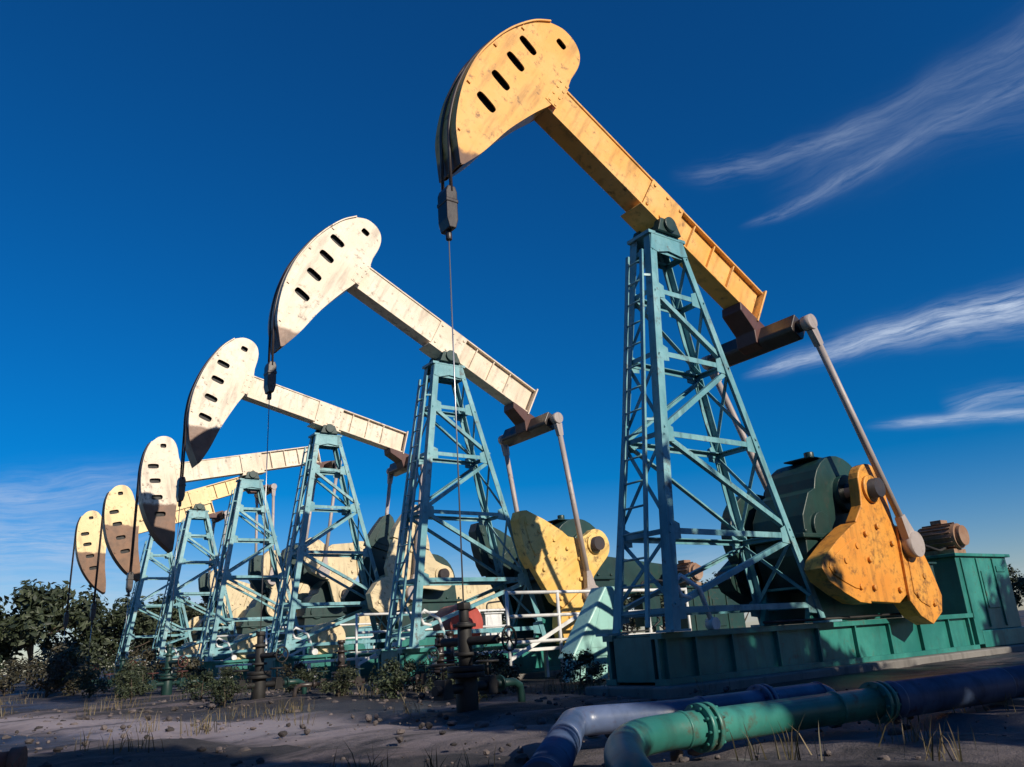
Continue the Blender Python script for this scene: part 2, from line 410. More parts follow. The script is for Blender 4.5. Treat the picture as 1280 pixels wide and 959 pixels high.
for x in (.2, 1.25, 2.3, 3.35, 4.4): m.tube([(x, -1.35, .0), (x, -1.35, 1.35)], .028, 8)
m.bar((.2, -1.36, .3), (2.3, -1.36, 1.2), .02, .06); 
ME['guard_rail'] = m.mesh('guard_rail')
m = MB()
m.cyl((.1, -.3, .9), (.1, .3, .9), .33, 24); m.cyl((.1, -.36, .9), (.1, .36, .9), .1, 14); m.box(-.25, .45, -.2, .2, .562, .7)
ME['brake_drum'] = m.mesh('brake_drum')
m = MB(); m.box(-.9, 1.5, -1.30, -.66, .40, .45)
for x in (-.8, .3, 1.4): m.box(x - .03, x + .03, -1.26, -1.2, -.05, .399); m.box(x - .03, x + .03, -.76, -.7, -.05, .399)
m.box(-.95, -.6, -1.2, -.8, .12, .16); ME['walkway'] = m.mesh('walkway')
m = MB(); m.box(4.15, 4.65, -.42, -.16, .70, 1.28); m.box(4.2, 4.6, -.432, -.4205, .76, 1.22); m.box(4.25, 4.35, -.40, -.3, .562, .699); m.box(4.47, 4.57, -.4, -.3, .562, .699); m.box(4.1, 4.7, -.46, -.12, 1.281, 1.31)
m.cyl((4.54, -.45, 1.0), (4.54, -.43, 1.0), .025, 10); ME['control_box'] = m.mesh('control_box')
m = MB(); m.tube(bend([(4.3, -.28, 1.3), (4.3, -.28, 1.55), (4.9, -.2, 1.6), (5.5, -.15, 1.52), (6.2, -.06, 1.66), (6.25, -.02, 1.7)], .1, 5), .022, 8)
m.tube(bend([(4.5, -.41, .9), (4.5, -.52, .8), (4.2, -.5, .62), (2.4, -.5, .60), (.4, -.5, .6)], .06, 4), .016, 8); ME['conduit'] = m.mesh('conduit')
def carrier_mesh():
    m = MB(); m.prism([(-.045, .27), (.045, .27), (.07, .2), (.07, -.14), (.04, -.25), (-.04, -.25), (-.07, -.14), (-.07, .2)], -.10, .10)
    m.box(-.078, .078, -.108, .108, .06, .11); m.cyl((0, 0, -.36), (0, 0, -.251), .035, 10); return m.mesh('carrier_bar')
ME['carrier_bar'] = carrier_mesh()

def build_pump(n, tilt, pin_side, lead, ivory, headmat, label, rail=False, drum=None):
    y = (n - 1) * S
    p = tag(empty('pumpjack', (0, y, 0)), label, 'pumpjack', 'pumpjacks standing in one row')
    crankmat = M['gold_crank'] if n == 1 else (M['amber_crank'] if n == 2 else M['ivory_crank'])
    link('plinth', ME['plinth'], M['concrete'], p, bevel=.02)
    link('skid', ME['skid'], M['teal'], p)
    link('tower', ME['tower'], M['aqua'], p); link('saddle_bearing', ME['saddle_bearing'], M['darkgreen'], p, bevel=.008)
    link('ladder', ME['ladder'], M['aqua'], p)
    pv = (0, 0, H)
    b = link('walking_beam', ME['walking_beam'], ivory, p, pv, tilt, .006)
    link('bracket_plate', ME['bracket_plate_n'], ivory, b); link('bracket_plate', ME['bracket_plate_f'], ivory, b); link('saddle_plate', ME['saddle_plate'], ivory, b)
    hh = link('horse_head', ME['horse_head'], headmat, p, pv, tilt); link('slot_shade', ME['slot_shade'], M['near_black'], hh); link('splice_plate', ME['splice_plate'], ivory, hh)
    tb = link('tail_bearing', ME['tail_bearing'], M['oxide'], p, pv, tilt, .012)
    link('equalizer', ME['equalizer'], M['darksteel'], p, pv, tilt, .015)
    link('gearbox', ME['gearbox'], M['darkgreen'], p, bevel=.015); link('gearbox_stand', ME['gearbox_stand'], M['teal'], p, bevel=.008)
    link('crank_shaft', ME['crank_shaft'], M['darksteel'], p)
    # linkage
    ct, st = math.cos(tilt), math.sin(tilt)
    ex, ez = EU * ct + EV * st, H - EU * st + EV * ct
    dx, dz = ex - SX, ez - SZ; d = math.hypot(dx, dz)
    ca = max(-1, min(1, (CR * CR + d * d - PL * PL) / (2 * CR * d)))
    pin = math.atan2(dz, dx) + pin_side * math.acos(ca)
    px, pz = SX + CR * math.cos(pin), SZ + CR * math.sin(pin)
    axis = pin - R(lead)
    rot = math.atan2(-math.cos(axis), -math.sin(axis))
    for sg in (-1, 1):
        # near crank has its outer face towards -y; the far one is turned round
        cm = crankmat if sg < 0 else M['darkgreen']  # far crank coloured dark in place of its shade
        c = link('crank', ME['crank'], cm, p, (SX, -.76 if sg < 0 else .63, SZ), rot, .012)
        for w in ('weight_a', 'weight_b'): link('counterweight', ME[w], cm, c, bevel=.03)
        link('crank_pin', ME['crank_pin'], M['oxide'], p, (px, -.72 if sg < 0 else .82, pz))
        link('pitman_rod', ME['pitman_rod'], M['pitman'], p, (ex, sg * .88, ez), math.atan2(-(px - ex), -(pz - ez)))
    ms = link('motor_stand', ME['motor_stand'], M['teal'] if n == 1 else (M['darkgreen'] if n == 2 else M['aqua']), p, bevel=.01)
    link('motor', ME['motor'], M['pinkgrey'], p, bevel=.008)
    link('belt_guard', ME['belt_guard'], M['darkgreen'] if n < 3 else M['ivory_crank'], p, bevel=.015)
    link('brake_lever', ME['brake_lever'], M['white'], p)
    link('control_box', ME['control_box'], M['darkgreen'] if n != 3 else M['white'], p, bevel=.008); link('conduit', ME['conduit'], M['near_black'], p)
    if n > 1: link('walkway', ME['walkway'], M['white'], p, bevel=.006)
    if rail: link('guard_rail', ME['guard_rail'], M['white'], p)
    if drum: link('brake_drum', ME['brake_drum'], drum, p, bevel=.01)
    # wire ropes over the arc, carrier bar, polished rod
    W = [(u * ct + v * st, H - u * st + v * ct) for u, v in [(a - .035 * (a / math.hypot(a, c)) * -1 if False else a - .03, c) for a, c in FRONT[::-1]]]
    path = [W[0]]; ln = 0
    k = min(range(len(W)), key=lambda i: W[i][0])
    for q in W[1:k + 1]: ln += math.hypot(q[0] - path[-1][0], q[1] - path[-1][1]); path.append(q)
    ztop = path[-1][1] - max(.15, (3.62 - ln)); xc = path[-1][0]
    for sg in (-1, 1):
        m = MB(); m.tube([(a, sg * .085, c) for a, c in path] + [(xc, sg * .085, ztop)], .02, 8); link('wire_rope', m.mesh('wire_rope'), M['cable'], p)
    link('carrier_bar', ME['carrier_bar'], M['darksteel'], p, (xc, 0, ztop - .2), 0, .012)
    m = MB(); m.tube([(xc, 0, ztop - .55), (xc, 0, .92)], .0075, 10); link('polished_rod', m.mesh('polished_rod'), M['steel'], p)
    return p, xc

TILT = [.5432, .4757, .2358, -.2147, -.345, -.32]
BROWN_END = [-.22, -.30, -.55, -1.28, -1.02, -1.22]  # height below which each head turns brown
heads = []
for i in range(6):
    base = GOLD if i == 0 else (IVORY if i < 4 else STRAW)
    heads.append(paint('horse_head_paint', base, .65, .42, .42, (.82, .45, .13) if i == 0 else ((.78, .67, .53) if i < 4 else None), brown_end=(TILT[i], BROWN_END[i])))
LAB = ['nearest and largest pumpjack with golden yellow beam, its head raised highest',
       'second pumpjack in the row, ivory raised head with a golden crank weight',
       'third pumpjack in the row, ivory with nearly level beam in front of the blue sky',
       'fourth pumpjack in the row, ivory head dipped down with broad brown lower half',
       'fifth pumpjack in the row, small straw yellow dipped head overlapping the fourth',
       'farthest and smallest pumpjack at the left end of the row']
PIN = [-1, 1, 1, 1, 1, 1]      # side of the crank circle the pin stands on
LEAD = [43, 40, 43, 43, 43, 43]
wx = []
for i in range(6):
    body = M['gold'] if i == 0 else (M['ivory'] if i < 4 else M['straw'])
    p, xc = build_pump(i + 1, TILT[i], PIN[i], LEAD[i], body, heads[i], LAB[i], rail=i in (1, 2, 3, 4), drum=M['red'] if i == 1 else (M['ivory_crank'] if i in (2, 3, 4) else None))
    wx.append(xc)

# ------------------------------------------------------------------ wellheads
def wellhead_meshes():
    out = {}
    m = MB(); m.cyl((0, 0, -.1), (0, 0, .42), .13, 20)
    for z in (.36, .43): m.cyl((0, 0, z), (0, 0, z + .06), .22, 24)
    m.cyl((0, 0, .49), (0, 0, .98), .085, 18)
    for z in (.60, .92): m.cyl((0, 0, z), (0, 0, z + .04), .14, 20)
    m.cyl((0, 0, .98), (0, 0, 1.12), .06, 14); m.cyl((0, 0, 1.12), (0, 0, 1.20), .09, 6)
    m.cyl((-.55, 0, .25), (.55, 0, .25), .055, 14); m.cyl((0, -.5, .76), (0, .35, .76), .05, 14)
    for x in (-.4, .4): m.prism([(x - .09, .15), (x + .09, .15), (x + .06, .36), (x - .06, .36)], -.08, .08)
    out['body'] = m.mesh('body')
    def wheel(c, axis):
        m = MB(); c = Vector(c); ax = Vector(axis).normalized(); a = ax.orthogonal().normalized(); b = ax.cross(a)
        ring = [c + (a * math.cos(2 * math.pi * k / 20) + b * math.sin(2 * math.pi * k / 20)) * .13 for k in range(21)]
        m.tube(ring, .014, 8, False)
        for k in range(4): m.tube([c, ring[k * 5]], .009, 6)
        m.tube([c - ax * .16, c + ax * .02], .014, 8); return m.mesh('handwheel')
    out['w1'] = wheel((-.4, 0, .52), (0, 0, 1)); out['w2'] = wheel((.4, 0, .52), (0, 0, 1)); out['w3'] = wheel((0, -.66, .76), (0, -1, 0))
    m = MB(); m.tube([(.55, 0, .25), (.9, 0, .25), (1.02, 0, .2), (1.05, .0, .08), (1.05, 0, -.1)], .05, 14); m.cyl((.6, 0, .25), (.63, 0, .25), .1, 16); out['pipe'] = m.mesh('flow_line')
    return out
WM = wellhead_meshes()
WL = ['dark wellhead with handwheels under the golden head of the nearest pumpjack', 'dark wellhead under the raised ivory head of the second pumpjack', 'wellhead under the level head of the third pumpjack', 'wellhead below the dipped head of the fourth pumpjack', 'wellhead below the small head of the fifth pumpjack', 'wellhead below the farthest pumpjack']
for i in range(6):
    w = tag(empty('wellhead', (wx[i], i * S, 0), .3), WL[i], 'wellhead', 'wellheads in front of the pumpjacks'); w.scale = (.78, .78, .78)
    link('valve_body', WM['body'], M['near_black'] if i < 2 else M['darkgreen'], w, bevel=.008)
    for k in ('w1', 'w2', 'w3'): link('handwheel', WM[k], M['oxide'] if i > 1 else M['near_black'], w)
    link('flow_line', WM['pipe'], M['darkgreen'], w)

for x, y, l in ((-1.95, 2.5, 'stubby dark valve stand among the shrubs nearest the pale guard'), (-2.3, 5.0, 'stubby dark valve stand beside the second wellhead'), (-1.5, 3.5, 'stubby dark valve stand before the second tower foot')):
    w = tag(empty('valve_stand', (x, y, 0), x * 7), l, 'valve', 'valve stands in the clutter'); w.scale = (.62, .62, .62)
    link('valve_body', WM['body'], M['darksteel'], w)
    for k in ('w1', 'w2', 'w3'): link('handwheel', WM[k], M['darkgreen'], w)
    link('flow_line', WM['pipe'], M['darksteel'], w)
# ------------------------------------------------------------------ pale sheet-metal guard between the two nearest pumps
g = tag(empty('machine_guard', (.2, 2.5, 0)), 'pale aqua sheet metal guard with slanting front edge between the two nearest pumpjacks', 'guard')
m = MB(); m.prism([(-.32, .30), (.42, .30), (.78, 1.25), (.42, 1.25)], -.16, .16)
link('housing', m.mesh('housing'), M['palegreen'], g, bevel=.02)
m = MB(); m.prism([(-.30, .297), (-.06, .297), (-.10, .0), (-.40, .0)], -.15, -.02); link('foot', m.mesh('foot'), M['palegreen'], g)
m = MB(); m.prism([(.08, .297), (.34, .297), (.32, .0), (.04, .0)], -.15, -.02); link('foot', m.mesh('foot'), M['palegreen'], g)
m = MB(); m.box(-.1, .3, -.1695, -.161, .34, .37); m.prism([(.03, .42), (.30, .42), (.56, 1.12), (.36, 1.12)], -.1665, -.161); link('door', m.mesh('door'), M['palegreen'], g)

# ------------------------------------------------------------------ foreground pipelines
def pipe_thing(name, label, pts, r, mat, flanges, saddles, rad=.4):
    o = tag(empty(name, pts[0]), label, 'pipe'); base = Vector(pts[0])
    bp_ = [Vector(q) - base for q in bend(pts, rad)]
    m = MB(); m.tube(bp_, r, 28)
    for q, q2 in zip(bp_, bp_[1:]):        # weld beads at the joints
        if (q2 - q).length > .5:
            for k in range(int((q2 - q).length / 1.1) + 1):
                c = q + (q2 - q).normalized() * (.06 + k * 1.1); d_ = (q2 - q).normalized(); m.tube([c - d_ * .008, c - d_ * .004, c + d_ * .004, c + d_ * .008], [r, r + .006, r + .006, r], 28, False)
    pass;  link('pipe_run', m.mesh('pipe_run'), mat, o)
    for a, d in flanges:
        a = Vector(a) - base; d = Vector(d).normalized(); m = MB()
        for s0 in (-.045, .006): m.cyl(a + d * s0, a + d * (s0 + .03), r * 1.38, 28)
        u = d.orthogonal().normalized(); v = d.cross(u)
        for k in range(10):
            c = a + (u * math.cos(k * .628) + v * math.sin(k * .628)) * r * 1.2; m.cyl(c - d * .06, c + d * .06, .008, 6)
        link('flange', m.mesh('flange'), mat, o)
    for x, y in saddles:
        c = Vector((x, y, 0)) - base; m = MB(); m.box(c.x - .1, c.x + .1, c.y - .2, c.y + .2, c.z - .1, c.z + pts[0][2] - r * .8); link('pipe_support', m.mesh('pipe_support'), M['concrete'], o, bevel=.01)
    return o
pipe_thing('pipeline', 'green pipe with elbow lying nearest the camera at bottom right', [(-5.5, -4.5, .02), (-5.06, -3.88, .105), (-4.62, -3.52, .105), (-2.84, -3.71, .105)], .082, M['pipegreen'],
           [((-4.2, -3.565, .105), (1, -.105, 0)), ((-2.87, -3.706, .105), (1, -.105, 0))], [(-4.0, -3.59), (-3.3, -3.66)], .22)
pipe_thing('pipeline', 'short blue grey pipe with elbow lying behind the green pipe', [(-5.6, -4.05, .08), (-4.25, -2.62, .10), (-3.75, -2.95, .10), (-2.35, -3.03, .10), (-2.2, -3.04, -.2)], .08, M['pipeblue'],
           [((-3.0, -2.993, .10), (1, -.057, 0))], [(-3.4, -2.97)], .14)
pipe_thing('pipeline', 'dark blue pipe running on to the right edge from the end of the green pipe', [(-2.80, -3.714, .105), (9, -4.95, .12)], .10, M['pipeblue'],
           [((-.6, -3.945, .107), (1, -.105, 0))], [(-1.6, -3.84), (1.0, -4.11), (4, -4.43)], .25)
# rusty pipe stub at lower left
o = tag(empty('scrap_pipe', (-7.04, -.15, .03)), 'rusty red brown scrap pipe lying at the bottom left corner', 'pipe')
m = MB(); m.tube([(-1.2, .35, 0), (.22, -.12, 0)], .075, 24); link('barrel', m.mesh('barrel'), M['rustpipe'], o)
m = MB(); m.tube([(.20, -.112, 0), (.27, -.135, 0)], .095, 24); link('collar', m.mesh('collar'), M['rustpipe'], o)

# ------------------------------------------------------------------ ground
def ground_mat():
    m, nt, b = new_mat('oily_dirt')
    t = N(nt, 'ShaderNodeTexCoord'); v = t.outputs['Object']
    mp = N(nt, 'ShaderNodeMapping'); mp.inputs['Rotation'].default_value = (0, 0, R(35)); mp.inputs['Scale'].default_value = (.16, 1.1, 1); nt.links.new(v, mp.inputs[0])
    tr = noise(nt, mp.outputs[0], 1.1, 6, .62, .4)
    big = noise(nt, v, .25, 4, .6); fine = noise(nt, v, 7, 8, .72); grit = noise(nt, v, 60, 3, .7)
    c = mixc(nt, sstep(nt, fine, .35, .7), (.017, .016, .019), (.05, .044, .047))
    pale = mth(nt, 'MULTIPLY', sstep(nt, tr, .5, .62), sstep(nt, fine, .25, .55))
    c = mixc(nt, mth(nt, 'MULTIPLY', pale, .85), c, (.17, .135, .14))
    c = mixc(nt, mth(nt, 'MULTIPLY', sstep(nt, big, .5, .62), .6), c, (.022, .019, .021))
    c = mixc(nt, mth(nt, 'MULTIPLY', sstep(nt, grit, .62, .75), .35), c, (.2, .17, .16))
    sx = N(nt, 'ShaderNodeSeparateXYZ'); nt.links.new(v, sx.inputs[0])
    dt = mth(nt, 'ABSOLUTE', mth(nt, 'ADD', mth(nt, 'ADD', mth(nt, 'ADD', sx.outputs[0], mth(nt, 'MULTIPLY', sx.outputs[1], .30)), 4.55), mth(nt, 'MULTIPLY', mth(nt, 'SUBTRACT', noise(nt, v, .6, 4), .5), 1.6)))
    lit_track = mth(nt, 'MULTIPLY', mth(nt, 'MULTIPLY', mth(nt, 'SUBTRACT', 1, sstep(nt, dt, .35, 1.1)), mth(nt, 'ADD', .3, mth(nt, 'MULTIPLY', sstep(nt, sx.outputs[1], -2.5, 1.5), .7))), sstep(nt, mth(nt, 'ADD', tr, mth(nt, 'MULTIPLY', fine, .3)), .48, .68))
    c = mixc(nt, mth(nt, 'MULTIPLY', lit_track, .9), c, (.37, .31, .32))  # pale track colour painted for the sunlit strip of ground
    nt.links.new(c, b.inputs['Base Color'])
    wet = sstep(nt, big, .46, .6)
    nt.links.new(mth(nt, 'SUBTRACT', .92, mth(nt, 'MULTIPLY', wet, .5)), b.inputs['Roughness'])
    bp = N(nt, 'ShaderNodeBump'); bp.inputs['Strength'].default_value = .7; bp.inputs['Distance'].default_value = .04
    nt.links.new(mth(nt, 'ADD', fine, mth(nt, 'MULTIPLY', grit, .35)), bp.inputs['Height']); nt.links.new(bp.outputs[0], b.inputs['Normal'])
    return m
from mathutils import noise as mn
bm = bmesh.new()
def axis_pts(c, near, step, far):
    a = [c + (i - near / step) * step for i in range(int(2 * near / step) + 1)]
    lo, hi, w = a[0], a[-1], step
    while hi - c < far: w *= 1.35; hi += w; a.append(hi); lo -= w; a.insert(0, lo)
    return a
xs, ys = axis_pts(-2, 9, .15, 3000), axis_pts(1, 11, .15, 3000)
gv = []
for yv in ys:
    row = []
    for xv in xs:
        z = .05 * mn.fractal(Vector((xv * .55, yv * .55, 0)), 1, 2, 4) + .018 * mn.noise(Vector((xv * 3, yv * 3, 3)))
        if -1.6 < xv < 8.2: z = min(z, -.01) - .01
        tc_ = xv + .30 * yv + 4.55; z -= .045 * (math.exp(-((tc_ - .7) / .2) ** 2) + math.exp(-((tc_ + .7) / .2) ** 2)); z += .03 * (math.exp(-((tc_ - 1.05) / .2) ** 2) + math.exp(-((tc_ + 1.05) / .2) ** 2)) * (.6 + mn.noise(Vector((xv * 2, yv * 2, 7))))
        far = math.hypot(xv, yv); z *= max(0, 1 - far / 60)
        row.append(bm.verts.new((xv, yv, z - .02)))
    gv.append(row)
for j in range(len(ys) - 1):
    for i in range(len(xs) - 1):
        f = bm.faces.new((gv[j][i], gv[j][i + 1], gv[j + 1][i + 1], gv[j + 1][i])); f.smooth = True
me = bpy.data.meshes.new('ground'); bm.to_mesh(me); bm.free()
gm = ground_mat()
tag(link('ground', me, gm), kind='structure')
# rubble
def rubble(name, cnt, region, lo, hi, mat, seed):
    r = random.Random(seed); ico = bmesh.new(); bmesh.ops.create_icosphere(ico, subdivisions=2, radius=1)
    iv = [v.co.copy() for v in ico.verts]; fi = [[v.index for v in f.verts] for f in ico.faces]; V = []; F = []
    for _ in range(cnt):
        x, y = region(r); s = lo + (hi - lo) * r.random() ** 4; o = Vector((r.uniform(0, 99), r.uniform(0, 99), 0)); n0 = len(V); c, d = math.cos(s * 900), math.sin(s * 900); q = r.uniform(.45, .9); st = r.uniform(.7, 1.3)
        for v in iv:
            k = s * (1 + .55 * mn.noise(v * 1.1 + o)); a, b = v.x * k * st, v.y * k
            V.append((x + a * c - b * d, y + a * d + b * c, -.012 + v.z * k * q))
        F += [[n0 + i for i in f] for f in fi]
    ico.free(); me = bpy.data.meshes.new(name); me.from_pydata(V, [], F); return tag(link(name, me, mat), kind='stuff')
def rock_mat():
    m, nt, b = new_mat('gravel_stone'); v = mapped(nt, (1, 1, 1))
    nt.links.new(mixc(nt, sstep(nt, noise(nt, v, 2.5, 3), .35, .65), (.03, .026, .027), (.16, .13, .125)), b.inputs['Base Color']); b.inputs['Roughness'].default_value = .9; return m
rubble('gravel', 1700, lambda r: (r.uniform(-7.6, -.5), r.uniform(-5.2, 9)), .006, .045, rock_mat(), 3)

# ------------------------------------------------------------------ vegetation
def leaf_mat(name, a, bcol):
    m, nt, b = new_mat(name); g = N(nt, 'ShaderNodeNewGeometry'); oi = N(nt, 'ShaderNodeObjectInfo')
    v = mapped(nt, (1, 1, 1)); f = mth(nt, 'ADD', mth(nt, 'MULTIPLY', g.outputs['Random Per Island'], .5), mth(nt, 'MULTIPLY', noise(nt, v, .9, 3), .5))
    c = mixc(nt, sstep(nt, f, .25, .75), a, bcol); c = mixc(nt, mth(nt, 'MULTIPLY', oi.outputs['Random'], .35), c, (.05, .045, .02))
    nt.links.new(c, b.inputs['Base Color']); b.inputs['Roughness'].default_value = .6; return m
LEAF = [leaf_mat('dark_leaves', (.012, .024, .012), (.042, .06, .024)), leaf_mat('dry_shrub_leaves', (.018, .02, .012), (.07, .06, .034))]
mb, nt, b = new_mat('bark'); nt.links.new(mixc(nt, noise(nt, mapped(nt, (6, 6, 1)), 4), (.03, .022, .016), (.12, .09, .065)), b.inputs['Base Color']); b.inputs['Roughness'].default_value = .9
M['bark'] = mb
def plant_meshes(seed, h, spread, nl, ls, trunk_r, low):
    r = random.Random(seed); t = MB(); c = MB(); blobs = []
    top = h * .75; t.tube([(0, 0, -.1), (r.uniform(-.03, .03) * h, r.uniform(-.03, .03) * h, h * .3), (r.uniform(-.06, .06) * h, r.uniform(-.06, .06) * h, top)], [trunk_r, trunk_r * .7, trunk_r * .25], 8)
    for k in range(11):
        a = r.uniform(0, 6.28); z0 = h * r.uniform(low, .6); L = spread * r.uniform(.4, 1.0)
        e = Vector((math.cos(a) * L, math.sin(a) * L, min(h * .95, z0 + h * r.uniform(.05, .38))))
        t.tube([(0, 0, z0), e * .5 + Vector((0, 0, z0 * .45)), e], [trunk_r * .4, trunk_r * .28, trunk_r * .1], 6)
        blobs.append((e, spread * r.uniform(.25, .5)))
    blobs += [(Vector((r.uniform(-.3, .3) * spread, r.uniform(-.3, .3) * spread, h * r.uniform(.7, .95))), spread * r.uniform(.25, .42)) for _ in range(4)]
    for _ in range(nl):
        e, q = r.choice(blobs); d = Vector((r.gauss(0, 1), r.gauss(0, 1), r.gauss(0, .8))); d = d.normalized() * q * (r.random() ** .45) * r.uniform(.75, 1.15)
        p = e + d; n = (d.normalized() + Vector((r.gauss(0, .6), r.gauss(0, .6), r.gauss(0, .6) + .4))).normalized()
        u = n.orthogonal().normalized(); u = (Matrix.Rotation(r.uniform(0, 6.28), 3, n) @ u); w = n.cross(u); s = ls * r.uniform(.5, 1.3)
        c.poly([p - u * s, p + w * s * .45, p + u * s, p - w * s * .45 + n * s * .2], [(0, 1, 2, 3)])
    me = bpy.data.meshes.new('crown'); c.bm.to_mesh(me); c.bm.free()
    return t.mesh('trunk'), me
TP = [plant_meshes(s, 5.0, 2.2, 3600, .20, .16, .12) for s in (1, 2, 3)]
DP = [plant_meshes(s, 5.0, 2.3, 7000, .21, .16, .06) for s in (21, 22, 23)]
SP = [plant_meshes(s, 1.1, .7, 1500, .055, .035, .05) for s in (11, 12, 13)]
def tree(name, x, y, h, kind, label, cat, group, leaf=0, pool=None, ref=5.0):
    pool = pool or TP; e = tag(empty(name, (x, y, -.05), rnd.uniform(0, 6.28)), label, cat, group)
    s = h / ref; e.scale = (s * rnd.uniform(.95, 1.25), s * rnd.uniform(.95, 1.25), s)
    link('trunk', pool[kind][0], M['bark'], e); link('crown', pool[kind][1], LEAF[leaf], e); return e
TL = [(-7.6, 44, 4.4), (-5.0, 47, 4.9), (-2.2, 45, 5.1), (.2, 48, 4.4), (2.3, 45, 4.0), (4.8, 49, 4.6), (7.2, 46, 4.2)]
names = ['leftmost dark tree of the treeline at the left edge of the photo', 'second dark tree from the left edge in the far treeline', 'tallest dark tree left of the farthest pumpjack',
         'dark tree just left of the farthest pumpjack tower', 'dark tree seen right behind the farthest pumpjack', 'dark tree seen behind the fifth pumpjack tower', 'dark tree behind the gap between fifth and fourth towers']
for i, (x, y, h) in enumerate(TL): tree('broadleaf_tree', x, y, h, i % 3, names[i], 'tree', 'trees in the far treeline')
for i in range(26):
    a = R(13 + i * 2.55); d = rnd.uniform(75, 105)
    tree('broadleaf_tree', -7.4 + d * math.sin(a), -6.5 + d * math.cos(a), rnd.uniform(4.0, 6.5), i % 3, 'distant dark tree low on the horizon behind the pumpjacks', 'tree', 'distant horizon trees')
SH = [(-4.7, 16.5, 1.0), (-3.9, 19.0, 1.2), (-5.2, 21, 1.0), (-2.6, 24, 1.5), (-1.8, 20.0, 1.1), (-4.3, 13.2, .6), (-3.3, 27, 1.6), (-5.6, 26, 1.2), (-2.2, 13.6, .7), (-3.0, 16.3, .8), (-1.6, 8.6, .5), (-2.7, 9.4, .5)]
SH += [(-2.4, 1.6, .40), (-1.7, 1.9, .5), (-1.3, 2.9, .55), (-2.3, 3.3, .5), (-1.6, 4.1, .45), (-2.6, 4.4, .42), (-3.9, 5.2, .4), (-3.6, 7.4, .45), (-4.2, 9.6, .55), (-2.6, .9, .3), (-.7, 1.5, .45), (-2.4, 6.2, .42), (-3.6, 11.6, .6), (-2.5, 11.9, .5)]
SN = ['dry shrub under the fourth pumpjack head', 'tall dry shrub between fourth and fifth wellheads', 'low shrub at the left behind the fifth wellhead', 'broad dark shrub at the farthest pumpjack tower', 'dark shrub beside the fifth pumpjack tower foot',
      'small shrub in front of the fourth wellhead', 'largest shrub at the left in front of the treeline', 'shrub at the far left edge of the dirt yard', 'small dark shrub by the third pumpjack skid', 'dark shrub by the fourth pumpjack skid end', 'small shrub before the second tower', 'smallest weed clump near the third wellhead'] + ['dark weedy shrub in the clutter between the two nearest wellheads and towers'] * 14
for i, (x, y, h) in enumerate(SH): tree('shrub', x, y, h, i % 3, SN[i], 'shrub', 'shrubs along the row' if i < 12 else 'weedy shrubs in the clutter', 1 if i % 2 == 0 and i < 12 else 0, SP, 1.1)

SHADE_TREES = [(-13.5, -11.8, 5.6), (-9.6, -12.2, 5.4), (-5.6, -11.6, 5.6), (.2, -10.4, 6.3), (2.2, -10.9, 5.7), (8.6, -10.3, 5.6), (10.6, -10.6, 6.0), (-16.5, -6, 6), (-18, 0, 6.5), (-19.5, 7, 6)]  # unseen trees added to shade the foreground and block low sky
rnd = random.Random(31)
for i, (x, y, h) in enumerate(SHADE_TREES): tree('broadleaf_tree', x, y, h, i % 3, 'bushy tree added out of view behind the photographer to cast shade', 'tree', 'unseen trees added for shade', 0, DP)
gr = random.Random(5); V = []; F = []
for _ in range(300):
    cx, cy = gr.uniform(-7, -.5), gr.uniform(-4.6, 24)
    if mn.noise(Vector((cx * .5, cy * .3, 9))) < -.02 or (abs(cx + 3.3) < .2): continue
    for k in range(gr.randint(8, 26)):
        x, y = cx + gr.gauss(0, .09), cy + gr.gauss(0, .09); a = gr.uniform(0, 6.28); h = gr.uniform(.04, .17); lx, ly = gr.gauss(0, .4) * h, gr.gauss(0, .4) * h; wd = .004
        n0 = len(V); c, d = math.cos(a) * wd, math.sin(a) * wd
        V += [(x - c, y - d, -.04), (x + c, y + d, -.04), (x + c * .6 + lx * .5, y + d * .6 + ly * .5, h * .6), (x - c * .6 + lx * .5, y - d * .6 + ly * .5, h * .6), (x + lx, y + ly, h)]
        F += [(n0, n0 + 1, n0 + 2, n0 + 3), (n0 + 3, n0 + 2, n0 + 4)]
me = bpy.data.meshes.new('dry_grass'); me.from_pydata(V, [], F)
tag(link('dry_grass', me, leaf_mat('dry_grass_blades', (.05, .045, .02), (.20, .15, .08))), kind='stuff')
# ------------------------------------------------------------------ camera
cam = bpy.data.cameras.new('camera'); co = bpy.data.objects.new('camera', cam); col.objects.link(co); sc.camera = co
cam.sensor_width = 36; cam.lens = 27.77; cam.clip_start = .05; cam.clip_end = 8000
fw = Vector((.56889823, .76137869, .31089756)); r2 = Vector((.81124793, -.58160061, -.06014586)); u2 = Vector((-.13502444, -.28643188, .94853845))
mw = Matrix.Identity(4)
for i in range(3): mw[i][0] = r2[i]; mw[i][1] = u2[i]; mw[i][2] = -fw[i]; mw[i][3] = (-7.41849818, -6.46852893, .55796298)[i]
co.matrix_world = mw

